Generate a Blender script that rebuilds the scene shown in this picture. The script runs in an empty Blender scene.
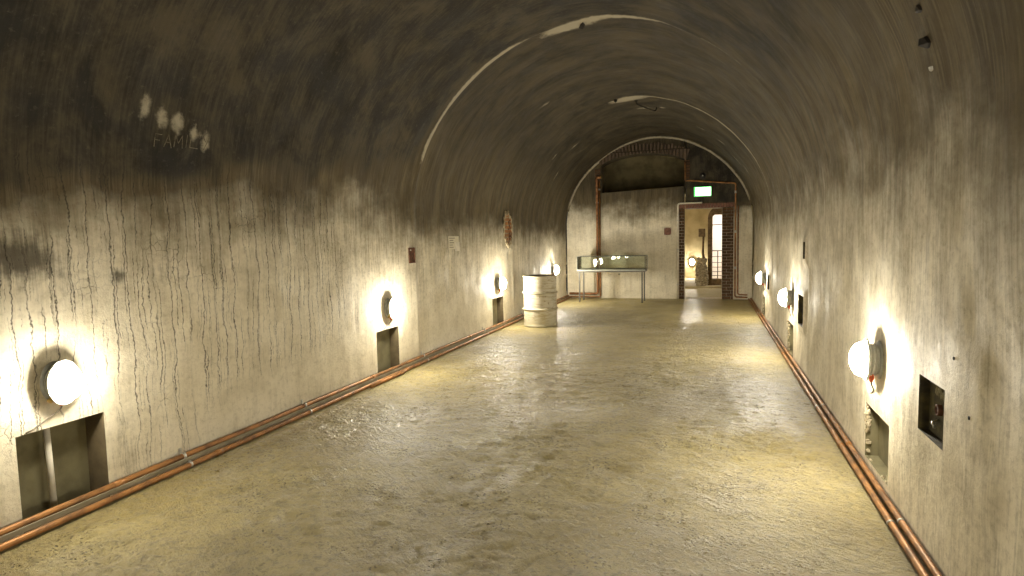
import bpy, bmesh, math, random
import numpy as np
from mathutils import Vector, Matrix
random.seed(7)
PI = math.pi
col = bpy.context.scene.collection
scn = bpy.context.scene

# ------------------------------------------------------------------ measures of the tunnel (metres)
AL, AR, END, FRONT = 3.452, 0.958, 15.072, -3.2      # left wall x=-AL, right wall x=AR, end wall y=END
SPR, RISE, EXPO = 1.856, 2.044, 1.062                # springing height, rise of the vault, roundness
CX, HW = (AR-AL)/2, (AR+AL)/2

# ------------------------------------------------------------------ helpers: objects
def tag(o, label=None, cat=None, group=None, kind=None):
    if label: o['label'] = label
    if cat: o['category'] = cat
    if group: o['group'] = group
    if kind: o['kind'] = kind
    return o
def empty(name, loc=(0,0,0), rz=0, **k):
    o = bpy.data.objects.new(name, None); col.objects.link(o)
    o.location = loc; o.rotation_euler = (0,0,rz); o.empty_display_size = .1
    return tag(o, **k)
def copy_tree(o, parent=None):
    kids = [c for c in bpy.data.objects if c.parent == o]
    c = o.copy(); col.objects.link(c); c.parent = parent
    for k in kids: copy_tree(k, c)
    return c
class MB:
    def __init__(s): s.bm = bmesh.new(); s.smooth = False
    def box(s, c, d, rz=0, bev=0, rx=0, ry=0):
        M = Matrix.Translation(c) @ Matrix.Rotation(rz,4,'Z') @ Matrix.Rotation(ry,4,'Y') @ Matrix.Rotation(rx,4,'X') @ Matrix.Diagonal((d[0],d[1],d[2],1))
        r = bmesh.ops.create_cube(s.bm, size=1, matrix=M)
        if bev:
            es = list({e for v in r['verts'] for e in v.link_edges})
            bmesh.ops.bevel(s.bm, geom=es, offset=bev, segments=2, affect='EDGES', profile=.6)
        return s
    def tube(s, pts, r, seg=12, bend=0, nb=5, cap=True, rfun=None):
        P = [Vector(p) for p in pts]
        if bend:
            Q = [P[0]]
            for i in range(1, len(P)-1):
                a, b, c = P[i-1], P[i], P[i+1]
                u, v = (a-b).normalized(), (c-b).normalized()
                L = min(bend, (a-b).length*.45, (c-b).length*.45)
                if u.dot(v) < -.999: Q.append(b); continue
                for k in range(nb+1):
                    t = k/nb
                    Q.append((b+u*L)*(1-t)**2 + b*2*t*(1-t) + (b+v*L)*t*t)
            Q.append(P[-1]); P = Q
        rings = []; n = None
        for i, p in enumerate(P):
            t = (P[min(i+1,len(P)-1)] - P[max(i-1,0)]).normalized()
            if n is None:
                n = t.cross(Vector((0,0,1)))
                if n.length < .1: n = t.cross(Vector((1,0,0)))
                n.normalize()
            n = (n - t*n.dot(t)).normalized(); b = t.cross(n)
            rr = r if rfun is None else r*rfun(i/(len(P)-1))
            rings.append([s.bm.verts.new(p + (n*math.cos(2*PI*k/seg)+b*math.sin(2*PI*k/seg))*rr) for k in range(seg)])
        for a, b in zip(rings, rings[1:]):
            for k in range(seg):
                f = s.bm.faces.new((a[k], a[(k+1)%seg], b[(k+1)%seg], b[k])); f.smooth = True
        if cap:
            s.bm.faces.new(rings[0][::-1]); s.bm.faces.new(rings[-1])
        return s
    def lathe(s, prof, seg=48, M=None, sx=1, sy=1, closed=False):
        M = M or Matrix.Identity(4); rings = []
        for r, z in prof:
            if r < 1e-6: rings.append([s.bm.verts.new(M @ Vector((0,0,z)))])
            else: rings.append([s.bm.verts.new(M @ Vector((r*sx*math.cos(2*PI*k/seg), r*sy*math.sin(2*PI*k/seg), z))) for k in range(seg)])
        for a, b in zip(rings, rings[1:]):
            for k in range(seg):
                k2 = (k+1) % seg
                if len(a) == 1 and len(b) == 1: continue
                if len(a) == 1: f = s.bm.faces.new((a[0], b[k], b[k2]))
                elif len(b) == 1: f = s.bm.faces.new((a[k], a[k2], b[0]))
                else: f = s.bm.faces.new((a[k], a[k2], b[k2], b[k]))
                f.smooth = True
        return s
    def blob(s, c, r, rough=.3, sub=2, seed=0, sc=(1,1,1)):
        rnd = random.Random(seed)
        q = bmesh.ops.create_icosphere(s.bm, subdivisions=sub, radius=1)
        for v in q['verts']:
            k = 1 + rnd.uniform(-rough, rough)
            v.co = Vector(c) + Vector((v.co.x*r*sc[0]*k, v.co.y*r*sc[1]*k, v.co.z*r*sc[2]*k))
        return s
    def poly(s, pts):
        s.bm.faces.new([s.bm.verts.new(p) for p in pts]); return s
    def prism(s, outline, d):
        # outline: list of 3-D points (planar), d: extrusion vector
        d = Vector(d); a = [s.bm.verts.new(Vector(p)) for p in outline]; b = [s.bm.verts.new(Vector(p)+d) for p in outline]
        n = len(a); s.bm.faces.new(a); s.bm.faces.new(b[::-1])
        for i in range(n): s.bm.faces.new((a[i], b[i], b[(i+1)%n], a[(i+1)%n]))
        return s
    def build(s, name, mat, parent=None, sharp=None, shift=None):
        bmesh.ops.recalc_face_normals(s.bm, faces=s.bm.faces)
        me = bpy.data.meshes.new(name); s.bm.to_mesh(me); s.bm.free()
        me.materials.append(mat)
        o = bpy.data.objects.new(name, me); col.objects.link(o); o.parent = parent
        if sharp:
            for f in me.polygons: f.use_smooth = True
            me.set_sharp_from_angle(angle=math.radians(sharp))
        return o

# ------------------------------------------------------------------ helpers: numpy noise
def vnoise(x, y, seed=0):
    xi, yi = np.floor(x).astype(np.int64), np.floor(y).astype(np.int64); xf, yf = x-xi, y-yi
    def h(a, b):
        n = (a*374761393 + b*668265263 + seed*974634777) & 0xffffffff
        n = ((n ^ (n >> 13))*1274126177) & 0xffffffff
        return ((n ^ (n >> 16)) & 0xffff)/65535.0
    u, v = xf*xf*(3-2*xf), yf*yf*(3-2*yf)
    return (h(xi,yi)*(1-u)+h(xi+1,yi)*u)*(1-v) + (h(xi,yi+1)*(1-u)+h(xi+1,yi+1)*u)*v
def fbm(x, y, o=4, seed=0):
    r, a, t = 0, .5, 0
    for i in range(o): r = r + a*vnoise(x*2**i+i*17.3, y*2**i-i*9.1, seed+i); t += a; a *= .5
    return r/t
def sstep(a, b, x):
    t = np.clip((x-a)/(b-a), 0, 1); return t*t*(3-2*t)
def gauss(x, y, cx, cy, sx, sy, p=1.): return np.exp(-(((x-cx)/sx)**2 + ((y-cy)/sy)**2)**p)

# ------------------------------------------------------------------ helpers: node materials
class NT:
    def __init__(s, name):
        s.m = bpy.data.materials.new(name); s.m.use_nodes = True; s.n = s.m.node_tree; s.n.nodes.clear()
        s.out = s.n.nodes.new('ShaderNodeOutputMaterial')
    def node(s, t, **k):
        n = s.n.nodes.new(t)
        for a, b in k.items(): setattr(n, a, b)
        return n
    def put(s, sock, v):
        if isinstance(v, bpy.types.NodeSocket): s.n.links.new(v, sock)
        elif v is not None:
            try: sock.default_value = v
            except Exception: sock.default_value = (*v, 1) if len(v) == 3 else v
    def math(s, op, a, b=None, c=None, clamp=False):
        n = s.node('ShaderNodeMath', operation=op, use_clamp=clamp); s.put(n.inputs[0], a)
        if b is not None: s.put(n.inputs[1], b)
        if c is not None: s.put(n.inputs[2], c)
        return n.outputs[0]
    def add(s, a, b): return s.math('ADD', a, b)
    def mul(s, a, b): return s.math('MULTIPLY', a, b)
    def mad(s, a, b, c): return s.math('MULTIPLY_ADD', a, b, c)
    def step(s, x, a, b, lo=0., hi=1.):
        n = s.node('ShaderNodeMapRange', interpolation_type='SMOOTHSTEP')
        s.put(n.inputs[0], x); s.put(n.inputs[1], a); s.put(n.inputs[2], b); s.put(n.inputs[3], lo); s.put(n.inputs[4], hi)
        return n.outputs[0]
    def attr(s, name): return s.node('ShaderNodeAttribute', attribute_name=name).outputs['Fac']
    def uv(s, sx=1, sy=1, ox=0, oy=0, base=None):
        if base is None: base = s.node('ShaderNodeUVMap', uv_map='UVMap').outputs[0]
        m = s.node('ShaderNodeMapping'); s.put(m.inputs[0], base)
        m.inputs['Scale'].default_value = (sx, sy, 1); m.inputs['Location'].default_value = (ox, oy, 0)
        return m.outputs[0]
    def obj(s, sc=(1,1,1)):
        m = s.node('ShaderNodeMapping'); s.put(m.inputs[0], s.node('ShaderNodeTexCoord').outputs['Object'])
        m.inputs['Scale'].default_value = sc; return m.outputs[0]
    def noise(s, vec, scale=1, detail=4, rough=.55, dist=0, dim='3D', color=False):
        n = s.node('ShaderNodeTexNoise', noise_dimensions=dim); s.put(n.inputs['Vector'], vec)
        n.inputs['Scale'].default_value = scale; n.inputs['Detail'].default_value = detail
        n.inputs['Roughness'].default_value = rough; n.inputs['Distortion'].default_value = dist
        return n.outputs['Color' if color else 'Fac']
    def vor(s, vec, scale=1, feature='DISTANCE_TO_EDGE', dim='2D', rnd=1, out='Distance'):
        n = s.node('ShaderNodeTexVoronoi', feature=feature, voronoi_dimensions=dim); s.put(n.inputs['Vector'], vec)
        n.inputs['Scale'].default_value = scale; n.inputs['Randomness'].default_value = rnd
        return n.outputs[out]
    def vadd(s, a, b, k):      # a + (b-0.5)*k
        v = s.node('ShaderNodeVectorMath', operation='SUBTRACT'); s.put(v.inputs[0], b); v.inputs[1].default_value = (.5,.5,.5)
        w = s.node('ShaderNodeVectorMath', operation='MULTIPLY'); s.put(w.inputs[0], v.outputs[0]); w.inputs[1].default_value = k
        x = s.node('ShaderNodeVectorMath', operation='ADD'); s.put(x.inputs[0], a); s.put(x.inputs[1], w.outputs[0])
        return x.outputs[0]
    def mix(s, f, a, b, mode='MIX'):
        n = s.node('ShaderNodeMix', data_type='RGBA', blend_type=mode); s.put(n.inputs[0], f)
        s.put(n.inputs[6], a if isinstance(a, bpy.types.NodeSocket) else (*a,1)); s.put(n.inputs[7], b if isinstance(b, bpy.types.NodeSocket) else (*b,1))
        return n.outputs[2]
    def bump(s, h, strength=.5, dist=.01, normal=None):
        n = s.node('ShaderNodeBump'); s.put(n.inputs['Height'], h); n.inputs['Strength'].default_value = strength
        n.inputs['Distance'].default_value = dist
        if normal: s.put(n.inputs['Normal'], normal)
        return n.outputs[0]
    def bsdf(s, color, rough=.7, metal=0, normal=None, spec=.5, **k):
        n = s.node('ShaderNodeBsdfPrincipled')
        s.put(n.inputs['Base Color'], color if isinstance(color, bpy.types.NodeSocket) else (*color,1))
        s.put(n.inputs['Roughness'], rough); s.put(n.inputs['Metallic'], metal); s.put(n.inputs['Specular IOR Level'], spec)
        if normal: s.put(n.inputs['Normal'], normal)
        for a, b in k.items(): s.put(n.inputs[a], b)
        s.n.links.new(n.outputs[0], s.out.inputs[0]); return s.m

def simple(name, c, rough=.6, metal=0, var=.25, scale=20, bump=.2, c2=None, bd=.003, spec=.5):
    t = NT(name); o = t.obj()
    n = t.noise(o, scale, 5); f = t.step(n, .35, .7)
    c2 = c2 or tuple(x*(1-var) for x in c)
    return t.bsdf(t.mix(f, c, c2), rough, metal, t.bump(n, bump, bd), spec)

# ---- plaster of the tunnel: cream, lime-washed; soot on the vault, drips, patches of damp
def plaster():
    t = NT('tunnel_plaster')
    uv = t.uv()
    soot, pale, crack, damp, streak = [t.attr(a) for a in ('soot','pale','crack','damp','streak')]
    fine = t.noise(uv, 60, 5, .7)
    grit = t.noise(uv, 24, 6, .7)
    mott = t.noise(uv, 3.2, 7, .66)
    cloud = t.noise(t.uv(2.2, 1.3), 1, 9, .68, .5)
    s1 = t.noise(t.uv(7, .8), 1, 6, .62, .5)         # brush streaks following the curve of the vault
    s2 = t.noise(t.uv(15, .9, 3, 8), 1, 6, .68, .5)
    s3 = t.noise(t.uv(55, 2.4, 13, 2), 1, 4, .65, .3)
    cream = t.mix(t.step(mott, .35, .7), (.80,.725,.555), (.67,.595,.43))
    cream = t.mix(t.mul(t.step(t.noise(uv, .9, 3), .5, .72), .35), cream, (.60,.555,.44))
    cream = t.mix(t.mul(t.step(grit, .48, .72), .38), cream, (.42,.355,.225))
    st = t.mul(t.step(t.add(s2, t.mul(t.add(grit, -.5), .35)), .44, .72), t.mad(streak, .62, .06))
    cream = t.mix(st, cream, (.30,.25,.15))
    st3 = t.mul(t.step(t.add(s3, t.mul(t.add(grit, -.5), .5)), .50, .68), t.mul(streak, .42))
    cream = t.mix(st3, cream, (.20,.165,.10))
    # soot colours
    dark = t.mix(t.step(s1, .36, .66), (.070,.053,.027), (.145,.113,.060))
    dark = t.mix(t.mul(t.step(s3, .47, .66), .5), dark, (.21,.172,.10))
    dark = t.mix(t.mul(t.step(cloud, .45, .7), .5), dark, (.075,.060,.038))
    dark = t.mix(t.mul(t.step(grit, .52, .74), .35), dark, (.045,.036,.022))
    black = t.mix(t.step(t.add(cloud, t.add(t.mul(t.add(mott, -.5), .6), t.mul(t.add(s3, -.5), .35))), .36, .70), (.015,.012,.007), (.078,.063,.037))
    black = t.mix(t.mul(t.step(grit, .56, .70), .4), black, (.12,.098,.06))
    deep = t.step(soot, 1.0, 1.7)
    dark = t.mix(deep, dark, black)
    wob = t.add(t.mul(t.add(s3, -.5), .35), t.add(t.mul(t.add(s2, -.5), .35), t.add(t.mul(t.add(mott, -.5), .75), t.mul(t.add(s1, -.5), .35))))
    f = t.step(t.add(soot, wob), .0, 1.0)
    c = t.mix(f, cream, dark)
    # damp patches
    dn = t.add(t.noise(uv, 8, 6, .7), t.mul(t.add(s3, -.5), .8))
    dm = t.step(t.add(damp, t.mul(t.add(dn, -.5), 1.5)), .25, 1.15)
    c = t.mix(t.mul(dm, .85), c, (.060,.048,.030))
    # crackle: thin wandering lines running down the plaster
    wn = t.vadd(uv, t.noise(t.uv(3.2, 2.6), 1, 4, .55, color=True), (.13,0,0))
    wn = t.vadd(wn, t.noise(t.uv(34, 30), 1, 4, .65, color=True), (.034,0,0))
    def lines(n, w, ox, g0, g1, gs):
        sx = t.node('ShaderNodeSeparateXYZ'); t.put(sx.inputs[0], wn)
        vn = t.node('ShaderNodeTexVoronoi', feature='DISTANCE_TO_EDGE', voronoi_dimensions='1D')
        t.put(vn.inputs['W'], t.mad(sx.outputs[0], n, ox)); vn.inputs['Scale'].default_value = 1
        gt = t.noise(t.uv(n*.55, gs, ox, 3), 1, 3, .6)
        g = t.step(gt, g0, g1)
        wd = t.mul(t.mad(g, .8, .35), w*n)
        return t.mul(t.step(vn.outputs['Distance'], t.mul(wd, 1.9), t.mul(wd, .3)), g)
    k = t.math('MAXIMUM', lines(9, .0027, .7, .34, .52, 1.1), lines(17, .0021, 5.3, .44, .58, 1.6))
    k = t.math('MAXIMUM', k, t.mul(lines(33, .0016, 9.1, .50, .62, 2.2), .7))
    net = t.mul(t.step(t.vor(t.vadd(uv, t.noise(t.uv(20,20), 1, 3, color=True), (.04,.04,0)), 17), .07, .01), t.step(t.noise(uv, 2.4, 4), .56, .66))
    k = t.math('MAXIMUM', k, t.mul(net, .6))
    brk = t.step(t.noise(t.uv(70, 60), 1, 2), .30, .50, .25, 1)
    k = t.mul(t.mul(k, brk), t.step(t.add(crack, t.mul(t.add(mott, -.5), .5)), .08, .6))
    c = t.mix(t.mul(k, .88), c, (.030,.024,.015))
    # pale scrapes and lime ridges
    p = t.step(t.add(pale, t.mul(t.add(t.noise(uv, 14, 5, .7), -.5), .9)), .38, .85)
    c = t.mix(t.mul(p, .8), c, (.46,.41,.30))
    # pepper
    pep = t.step(t.noise(uv, 120, 3), .64, .74)
    c = t.mix(t.mul(pep, .55), c, (.07,.055,.035))
    h = t.add(t.mul(mott, .8), t.add(t.mul(fine, .25), t.add(t.mul(grit, .55), t.add(t.mul(s2, .10), t.mul(k, -.2)))))
    return t.bsdf(c, t.step(mott, .3, .7, .62, .85), 0, t.bump(h, .5, .014), .3)

def floor_mat(name='floor_screed', tint=(1,1,1)):
    t = NT(name); uv = t.uv()
    a = t.noise(uv, 1.3, 6, .62, .3); b = t.noise(uv, 7, 7, .7); f = t.noise(uv, 70, 5, .75); m = t.noise(uv, 26, 6, .72, .3)
    rot = t.node('ShaderNodeVectorRotate', rotation_type='Z_AXIS'); t.put(rot.inputs['Vector'], uv); rot.inputs['Angle'].default_value = .6
    ridg = t.noise(t.uv(7, 26, base=rot.outputs[0]), 1, 7, .72, .8)
    pits = t.vor(t.vadd(t.uv(1,1), t.noise(uv, 20, 3, color=True), (.06,.06,0)), 30, 'F1')
    c = t.mix(t.step(a, .3, .72), (.57*tint[0],.465*tint[1],.195*tint[2]), (.41*tint[0],.320*tint[1],.118*tint[2]))
    c = t.mix(t.mul(t.step(b, .44, .70), .55), c, (.285,.22,.090))
    c = t.mix(t.mul(t.step(t.noise(uv, 2.2, 6, .65), .52, .72), .55), c, (.56,.49,.32))
    c = t.mix(t.mul(t.step(m, .48, .66), .55), c, (.17,.13,.055))
    c = t.mix(t.mul(t.step(ridg, .54, .72), .40), c, (.13,.10,.05))
    pk = t.mul(t.step(pits, .24, .07), t.step(t.noise(uv, 2.1, 5, .65), .48, .62))
    c = t.mix(t.mul(pk, .75), c, (.07,.052,.028))
    h = t.add(t.mul(b, 1.3), t.add(t.mul(f, .25), t.add(t.mul(m, .75), t.add(t.mul(ridg, .8), t.mul(pk, -.5)))))
    r = t.step(t.add(t.attr('wet'), t.add(t.mul(t.add(b, -.5), .9), t.mul(t.add(m, -.5), .9))), .3, 1.05, .54, .27)
    return t.bsdf(c, r, 0, t.bump(h, 1.0, .040), .8)

def brick_mat(name, c1, c2, mortar, bw=.22, bh=.07, dirt=.4, scale=1):
    t = NT(name); uv = t.uv()
    uvd = t.vadd(uv, t.noise(uv, 12, 3, color=True), (.014,.012,0))
    n = t.node('ShaderNodeTexBrick'); t.put(n.inputs['Vector'], uvd)
    n.inputs['Color1'].default_value = (*c1,1); n.inputs['Color2'].default_value = (*c2,1); n.inputs['Mortar'].default_value = (*mortar,1)
    n.inputs['Scale'].default_value = 1; n.inputs['Mortar Size'].default_value = .011
    n.inputs['Brick Width'].default_value = bw; n.inputs['Row Height'].default_value = bh; n.inputs['Mortar Smooth'].default_value = .3
    d = t.noise(uv, 7, 6, .7)
    c = t.mix(t.mul(t.step(d, .42, .7), dirt), n.outputs[0], tuple(x*.35 for x in c1))
    h = t.add(t.mul(n.outputs[1], -1.), t.mul(d, .8))
    return t.bsdf(c, .9, 0, t.bump(h, .8, .012), .2)

M = {}
M['plaster'] = plaster()
M['floor'] = floor_mat()
M['brick'] = brick_mat('old_brick', (.15,.080,.040), (.090,.050,.028), (.085,.062,.038))
M['brick_arch'] = brick_mat('sooty_arch_brick', (.16,.115,.08), (.12,.085,.06), (.05,.04,.025), bw=.085, bh=.6)
M['copper'] = simple('copper_pipe_metal', (.42,.195,.060), .52, .4, c2=(.17,.085,.034), scale=9, bump=.05)
M['brown_pipe'] = simple('rust_brown_pipe', (.42,.20,.08), .5, .35, c2=(.20,.085,.035), scale=14, bump=.2)
M['conduit'] = simple('grey_conduit', (.30,.255,.17), .6, 0, c2=(.19,.155,.09), scale=6, bump=.1)
M['white_pipe'] = simple('whitewashed_pipe', (.82,.76,.62), .5, 0, scale=8, bump=.1)
M['clamp'] = simple('zinc_clamp', (.60,.58,.52), .4, .8, scale=30, bump=.1)
M['housing'] = simple('grey_lamp_housing', (.40,.40,.35), .5, 0, var=.2, scale=30, bump=.1)
M['brass'] = simple('brass_gland', (.75,.55,.18), .35, .8, scale=20, bump=.05)
M['orange'] = simple('orange_gland', (.75,.14,.04), .5, 0, scale=20, bump=.05)
M['cable'] = simple('grey_cable', (.20,.17,.12), .6, 0, scale=20, bump=.05)
M['steel'] = simple('grey_steel_leg', (.13,.12,.095), .5, .2, scale=12, bump=.05)
M['frame'] = simple('case_frame_metal', (.25,.26,.22), .45, .4, scale=12, bump=.05)
M['shelf'] = simple('white_case_base', (.42,.43,.37), .5, 0, var=.08, scale=5, bump=.03)
M['rust'] = simple('rusty_iron', (.16,.065,.028), .8, .2, c2=(.06,.028,.015), scale=35, bump=.6)
M['dark'] = simple('blackened_iron', (.028,.022,.016), .75, .2, scale=30, bump=.4)
M['paper'] = simple('yellowed_paper', (.74,.68,.52), .8, 0, var=.1, scale=25, bump=.05)
M['ink'] = simple('faded_print', (.28,.24,.17), .8, 0, scale=25, bump=.05)
M['redplate'] = simple('red_brown_plate', (.22,.095,.055), .6, 0, c2=(.12,.05,.03), scale=22, bump=.3)
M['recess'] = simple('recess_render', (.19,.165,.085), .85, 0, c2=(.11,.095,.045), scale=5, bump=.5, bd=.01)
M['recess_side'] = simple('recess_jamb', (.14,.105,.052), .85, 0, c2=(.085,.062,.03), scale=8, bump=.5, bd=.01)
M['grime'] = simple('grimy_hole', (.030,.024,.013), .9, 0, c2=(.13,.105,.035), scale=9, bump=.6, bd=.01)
M['orange_brick'] = brick_mat('bare_orange_brick', (.50,.22,.075), (.38,.19,.09), (.40,.33,.22), dirt=.75)
M['room'] = simple('corridor_plaster', (.56,.47,.27), .85, 0, c2=(.40,.32,.17), scale=2.5, bump=.3, bd=.01)
M['room_white'] = simple('bright_room_plaster', (.74,.70,.66), .85, 0, var=.1, scale=2, bump=.1)
M['rubble'] = simple('rubble_masonry', (.52,.44,.29), .9, 0, c2=(.22,.17,.09), scale=24, bump=.9, bd=.02)
M['brownarch'] = simple('brown_arch_render', (.20,.13,.06), .85, 0, c2=(.10,.065,.03), scale=12, bump=.5, bd=.01)
M['slab'] = simple('shaft_olive_render', (.26,.21,.10), .9, 0, c2=(.15,.12,.06), scale=4, bump=.4, bd=.01)  # olive render of the shaft, mottled at random
M['rail'] = simple('rail_iron', (.10,.09,.08), .5, .5, scale=20, bump=.1)
M['scratch'] = simple('scratched_lime', (.20,.17,.11), .9, 0, c2=(.07,.055,.035), scale=45, bump=.1)

def drum_mat():
    t = NT('limewashed_drum'); o = t.obj(); uvv = t.obj((1,1,6))
    n = t.noise(uvv, 6, 6, .65); g = t.noise(o, 22, 5, .7)
    c = t.mix(t.step(n, .42, .68), (.52,.47,.35), (.33,.28,.17))
    c = t.mix(t.mul(t.step(g, .60, .68), .85), c, (.16,.11,.06))
    z = t.node('ShaderNodeSeparateXYZ'); t.put(z.inputs[0], t.node('ShaderNodeTexCoord').outputs['Object'])
    low = t.step(t.add(z.outputs[2], t.mul(g, .25)), .42, .12)
    c = t.mix(t.mul(low, .5), c, (.34,.30,.18))
    return t.bsdf(c, .7, 0, t.bump(t.add(n, g), .4, .006), .3)
M['drum'] = drum_mat()
def glass_mat():
    t = NT('case_glass')
    tr = t.node('ShaderNodeBsdfTransparent'); tr.inputs[0].default_value = (.955,.975,.95,1)
    gl = t.node('ShaderNodeBsdfGlossy'); gl.inputs['Roughness'].default_value = .02
    fr = t.node('ShaderNodeFresnel'); fr.inputs[0].default_value = 1.5
    mx = t.node('ShaderNodeMixShader'); t.n.links.new(fr.outputs[0], mx.inputs[0])
    t.n.links.new(tr.outputs[0], mx.inputs[1]); t.n.links.new(gl.outputs[0], mx.inputs[2]); t.n.links.new(mx.outputs[0], t.out.inputs[0])
    return t.m
M['glass'] = glass_mat()
def emis(name, c, s):
    t = NT(name); e = t.node('ShaderNodeEmission'); e.inputs[0].default_value = (*c,1); e.inputs[1].default_value = s
    t.n.links.new(e.outputs[0], t.out.inputs[0]); t.m.cycles.emission_sampling = 'AUTO'; return t.m
LAMP = (1.0, .935, .79)
M['globe'] = emis('lit_opal_globe', LAMP, 150)
M['globe_dim'] = emis('weaker_lit_globe', LAMP, 85)
M['sign_white'] = emis('lit_sign_white', (.93,1,.90), 1.9)
M['sign_green'] = emis('lit_sign_green', (.10,.72,.12), .9)
M['tube'] = emis('added_panel_glow', (1,.95,.92), 14)  # glow of the panel added in the space beyond the arch

# ------------------------------------------------------------------ tunnel shell
_t = np.linspace(0, PI, 4001)
_vx = CX + HW*np.sign(np.cos(_t))*np.abs(np.cos(_t))**EXPO; _vz = SPR + RISE*np.abs(np.sin(_t))**EXPO
_sl = np.concatenate([[0], np.cumsum(np.hypot(np.diff(_vx), np.diff(_vz)))]); ARC = _sl[-1]
STOT = 2*SPR + ARC
def prof(s):
    """point, inward normal on the tunnel profile; s runs from the right floor over the crown to the left floor"""
    s = np.asarray(s, float)
    a = s - SPR
    x = np.where(s < SPR, AR, np.where(s > SPR+ARC, -AL, np.interp(a, _sl, _vx)))
    z = np.where(s < SPR, s, np.where(s > SPR+ARC, STOT-s, np.interp(a, _sl, _vz)))
    nx = np.where(s < SPR, -1., np.where(s > SPR+ARC, 1., -(x-CX)/HW**2)); nz = np.where((s < SPR)|(s > SPR+ARC), 0., -(z-SPR)/RISE**2)
    L = np.hypot(nx, nz)+1e-9
    return x, z, nx/L, nz/L
def s_at(x, z):     # nearest s for a point on the vault
    ss = np.linspace(0, STOT, 8001); px, pz, _, _ = prof(ss); return float(ss[np.argmin((px-x)**2+(pz-z)**2)])

# openings: (y0, y1, z0, z1, depth)
L_NICHES = [(2.105,2.59,.0,.525,.16), (5.71,6.20,.0,.53,.12), (9.42,9.98,.0,.525,.12)]
L_HOLES  = [(14.90,14.99,.62,.86,.08)]
R_NICHES = [(3.755,4.27,.08,.425,.075), (7.76,8.30,.03,.42,.075), (11.55,12.1,.03,.40,.075)]
R_HOLES  = [(2.96,3.285,.56,.825,.045), (7.02,7.40,.50,.835,.06), (6.96,7.10,1.24,1.42,.08), (10.82,11.2,.57,.83,.06), (14.80,14.97,.56,.83,.10)]

def shell_attrs(Y, S, X, Z):
    left = sstep(STOT/2-1.2, STOT/2+1.2, S)
    wv = fbm(Y*1.3, S*1.3, 4, 3)-.5
    near = 1-sstep(5.9, 6.9, Y+wv*.6)
    base_l = .42*sstep(.85,1.8,Z+wv*.5) + sstep(1.45, 2.2, Z + wv*.6)*.50 + .26*sstep(1.15,1.85,Z)*sstep(5.6,7.4,Y)
    deep_l = near*sstep(1.75, 2.25, Z + wv*.5 + .10*(3.0-Y))
    soot = left*(base_l + deep_l*(.75+ .35*(1-sstep(2.2,4.6,Y))))
    right = 1-left
    soot += right*(.10+.36*sstep(.7,2.0,Z+wv*.4) + .30*sstep(1.4,2.2,Z+wv*.5) + .40*sstep(1.7,2.8,Z+wv*.3) + .30*(1-sstep(2.4,3.1,Y))*sstep(.9,1.8,Z))
    soot += .22*sstep(2.6,3.6,Z)*near + .35*sstep(2.2,3.3,Z)
    # pale lime ridges where the vault was cast in sections
    pale = np.zeros_like(Y); ang = np.degrees(np.arctan2((Z-SPR)/RISE, (X-CX)/HW)); jit = (fbm(S*1.5, Y*0+3, 3, 9)-.5)*.05
    def band(a0, a1, f=7): return sstep(a0-f, a0+f, ang)*(1-sstep(a1-f, a1+f, ang))*(Z > SPR-.3)
    pale += 1.25*np.exp(-((Y-6.68-jit)/.06)**2)*band(112, 162) + .6*np.exp(-((Y-6.68-jit)/.03)**2)*band(-20,62)*.8
    pale += 1.2*gauss(Y, ang, 6.84, 97, .13, 9) + 1.0*gauss(Y, ang, 6.74, 80, .09, 14) + .6*gauss(Y,ang,6.70,85,.06,26)
    pale += .62*np.exp(-((Y-6.74-jit)/.06)**2)*(S < SPR+.8)*(Z > .9) + .5*np.exp(-((Y-10.7-jit)/.07)**2)*(S < SPR+.8)*(Z > .9)
    pale += 1.0*np.exp(-((Y-10.62-jit)/.05)**2)*band(-20, 92) + 1.3*gauss(Y, ang, 10.78, 93, .24, 9) + .8*gauss(Y, ang, 11.7, 88, .10, 5) + .8*gauss(Y,ang,11.6,79,.07,2.4)
    pale += .9*np.exp(-((Y-END+.03)/.05)**2)*band(12, 170)
    for (yy, a, sy, sa) in ((12.6,60,.06,4),(12.9,48,.06,5),(13.3,36,.06,6),(13.0,28,.08,6),(12.4,130,.06,4),(9.1,122,.05,4),(12.8,150,.05,5),(11.8,140,.05,4)):
        pale += .75*gauss(Y, ang, yy, a, sy, sa)
    # five bare spots high on the near left side
    for (yy, zz, sy, sz) in ((2.935,2.43,.060,.105),(3.07,2.39,.050,.10),(3.195,2.37,.065,.10),(3.335,2.33,.045,.085),(3.445,2.29,.050,.10)):
        pale += .78*gauss(Y, Z, yy, zz-.045, sy, sz, 1.5)*left
    # damp
    damp = np.zeros_like(Y)
    damp += left*(.95*gauss(Y,Z,2.24,1.46,.16,.13) + .75*gauss(Y,Z,2.03,1.48,.16,.14) + .3*gauss(Y,Z,2.35,1.3,.3,.3) + 1.1*gauss(Y,Z,2.745,1.335,.055,.05) + .35*gauss(Y,Z,2.95,1.35,.13,.3) + .45*gauss(Y,Z,3.6,1.30,.05,.05)
                  + .35*gauss(Y,Z,2.7,.55,.05,.35) + .25*gauss(Y,Z,4.75,1.2,.12,.4) + .5*gauss(Y,Z,2.72,.15,.08,.25))
    crack = left*sstep(.35,.8,Z)*(1-.9*sstep(1.75,2.15,Z))*(1.0-.82*sstep(3.9,5.6,Y)) + .10*left
    crack += left*.45*gauss(Y,Z,3.05,.45,.35,.5)
    crack += right*.12*(Z<2)
    streak = left*(.18+.42*sstep(4.0,5.5,Y)*sstep(.5,1.1,Z)) + right*(.34+.2*(1-sstep(3.4,4.6,Y)))
    return dict(soot=soot, pale=pale, damp=damp, crack=crack, streak=streak)

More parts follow.
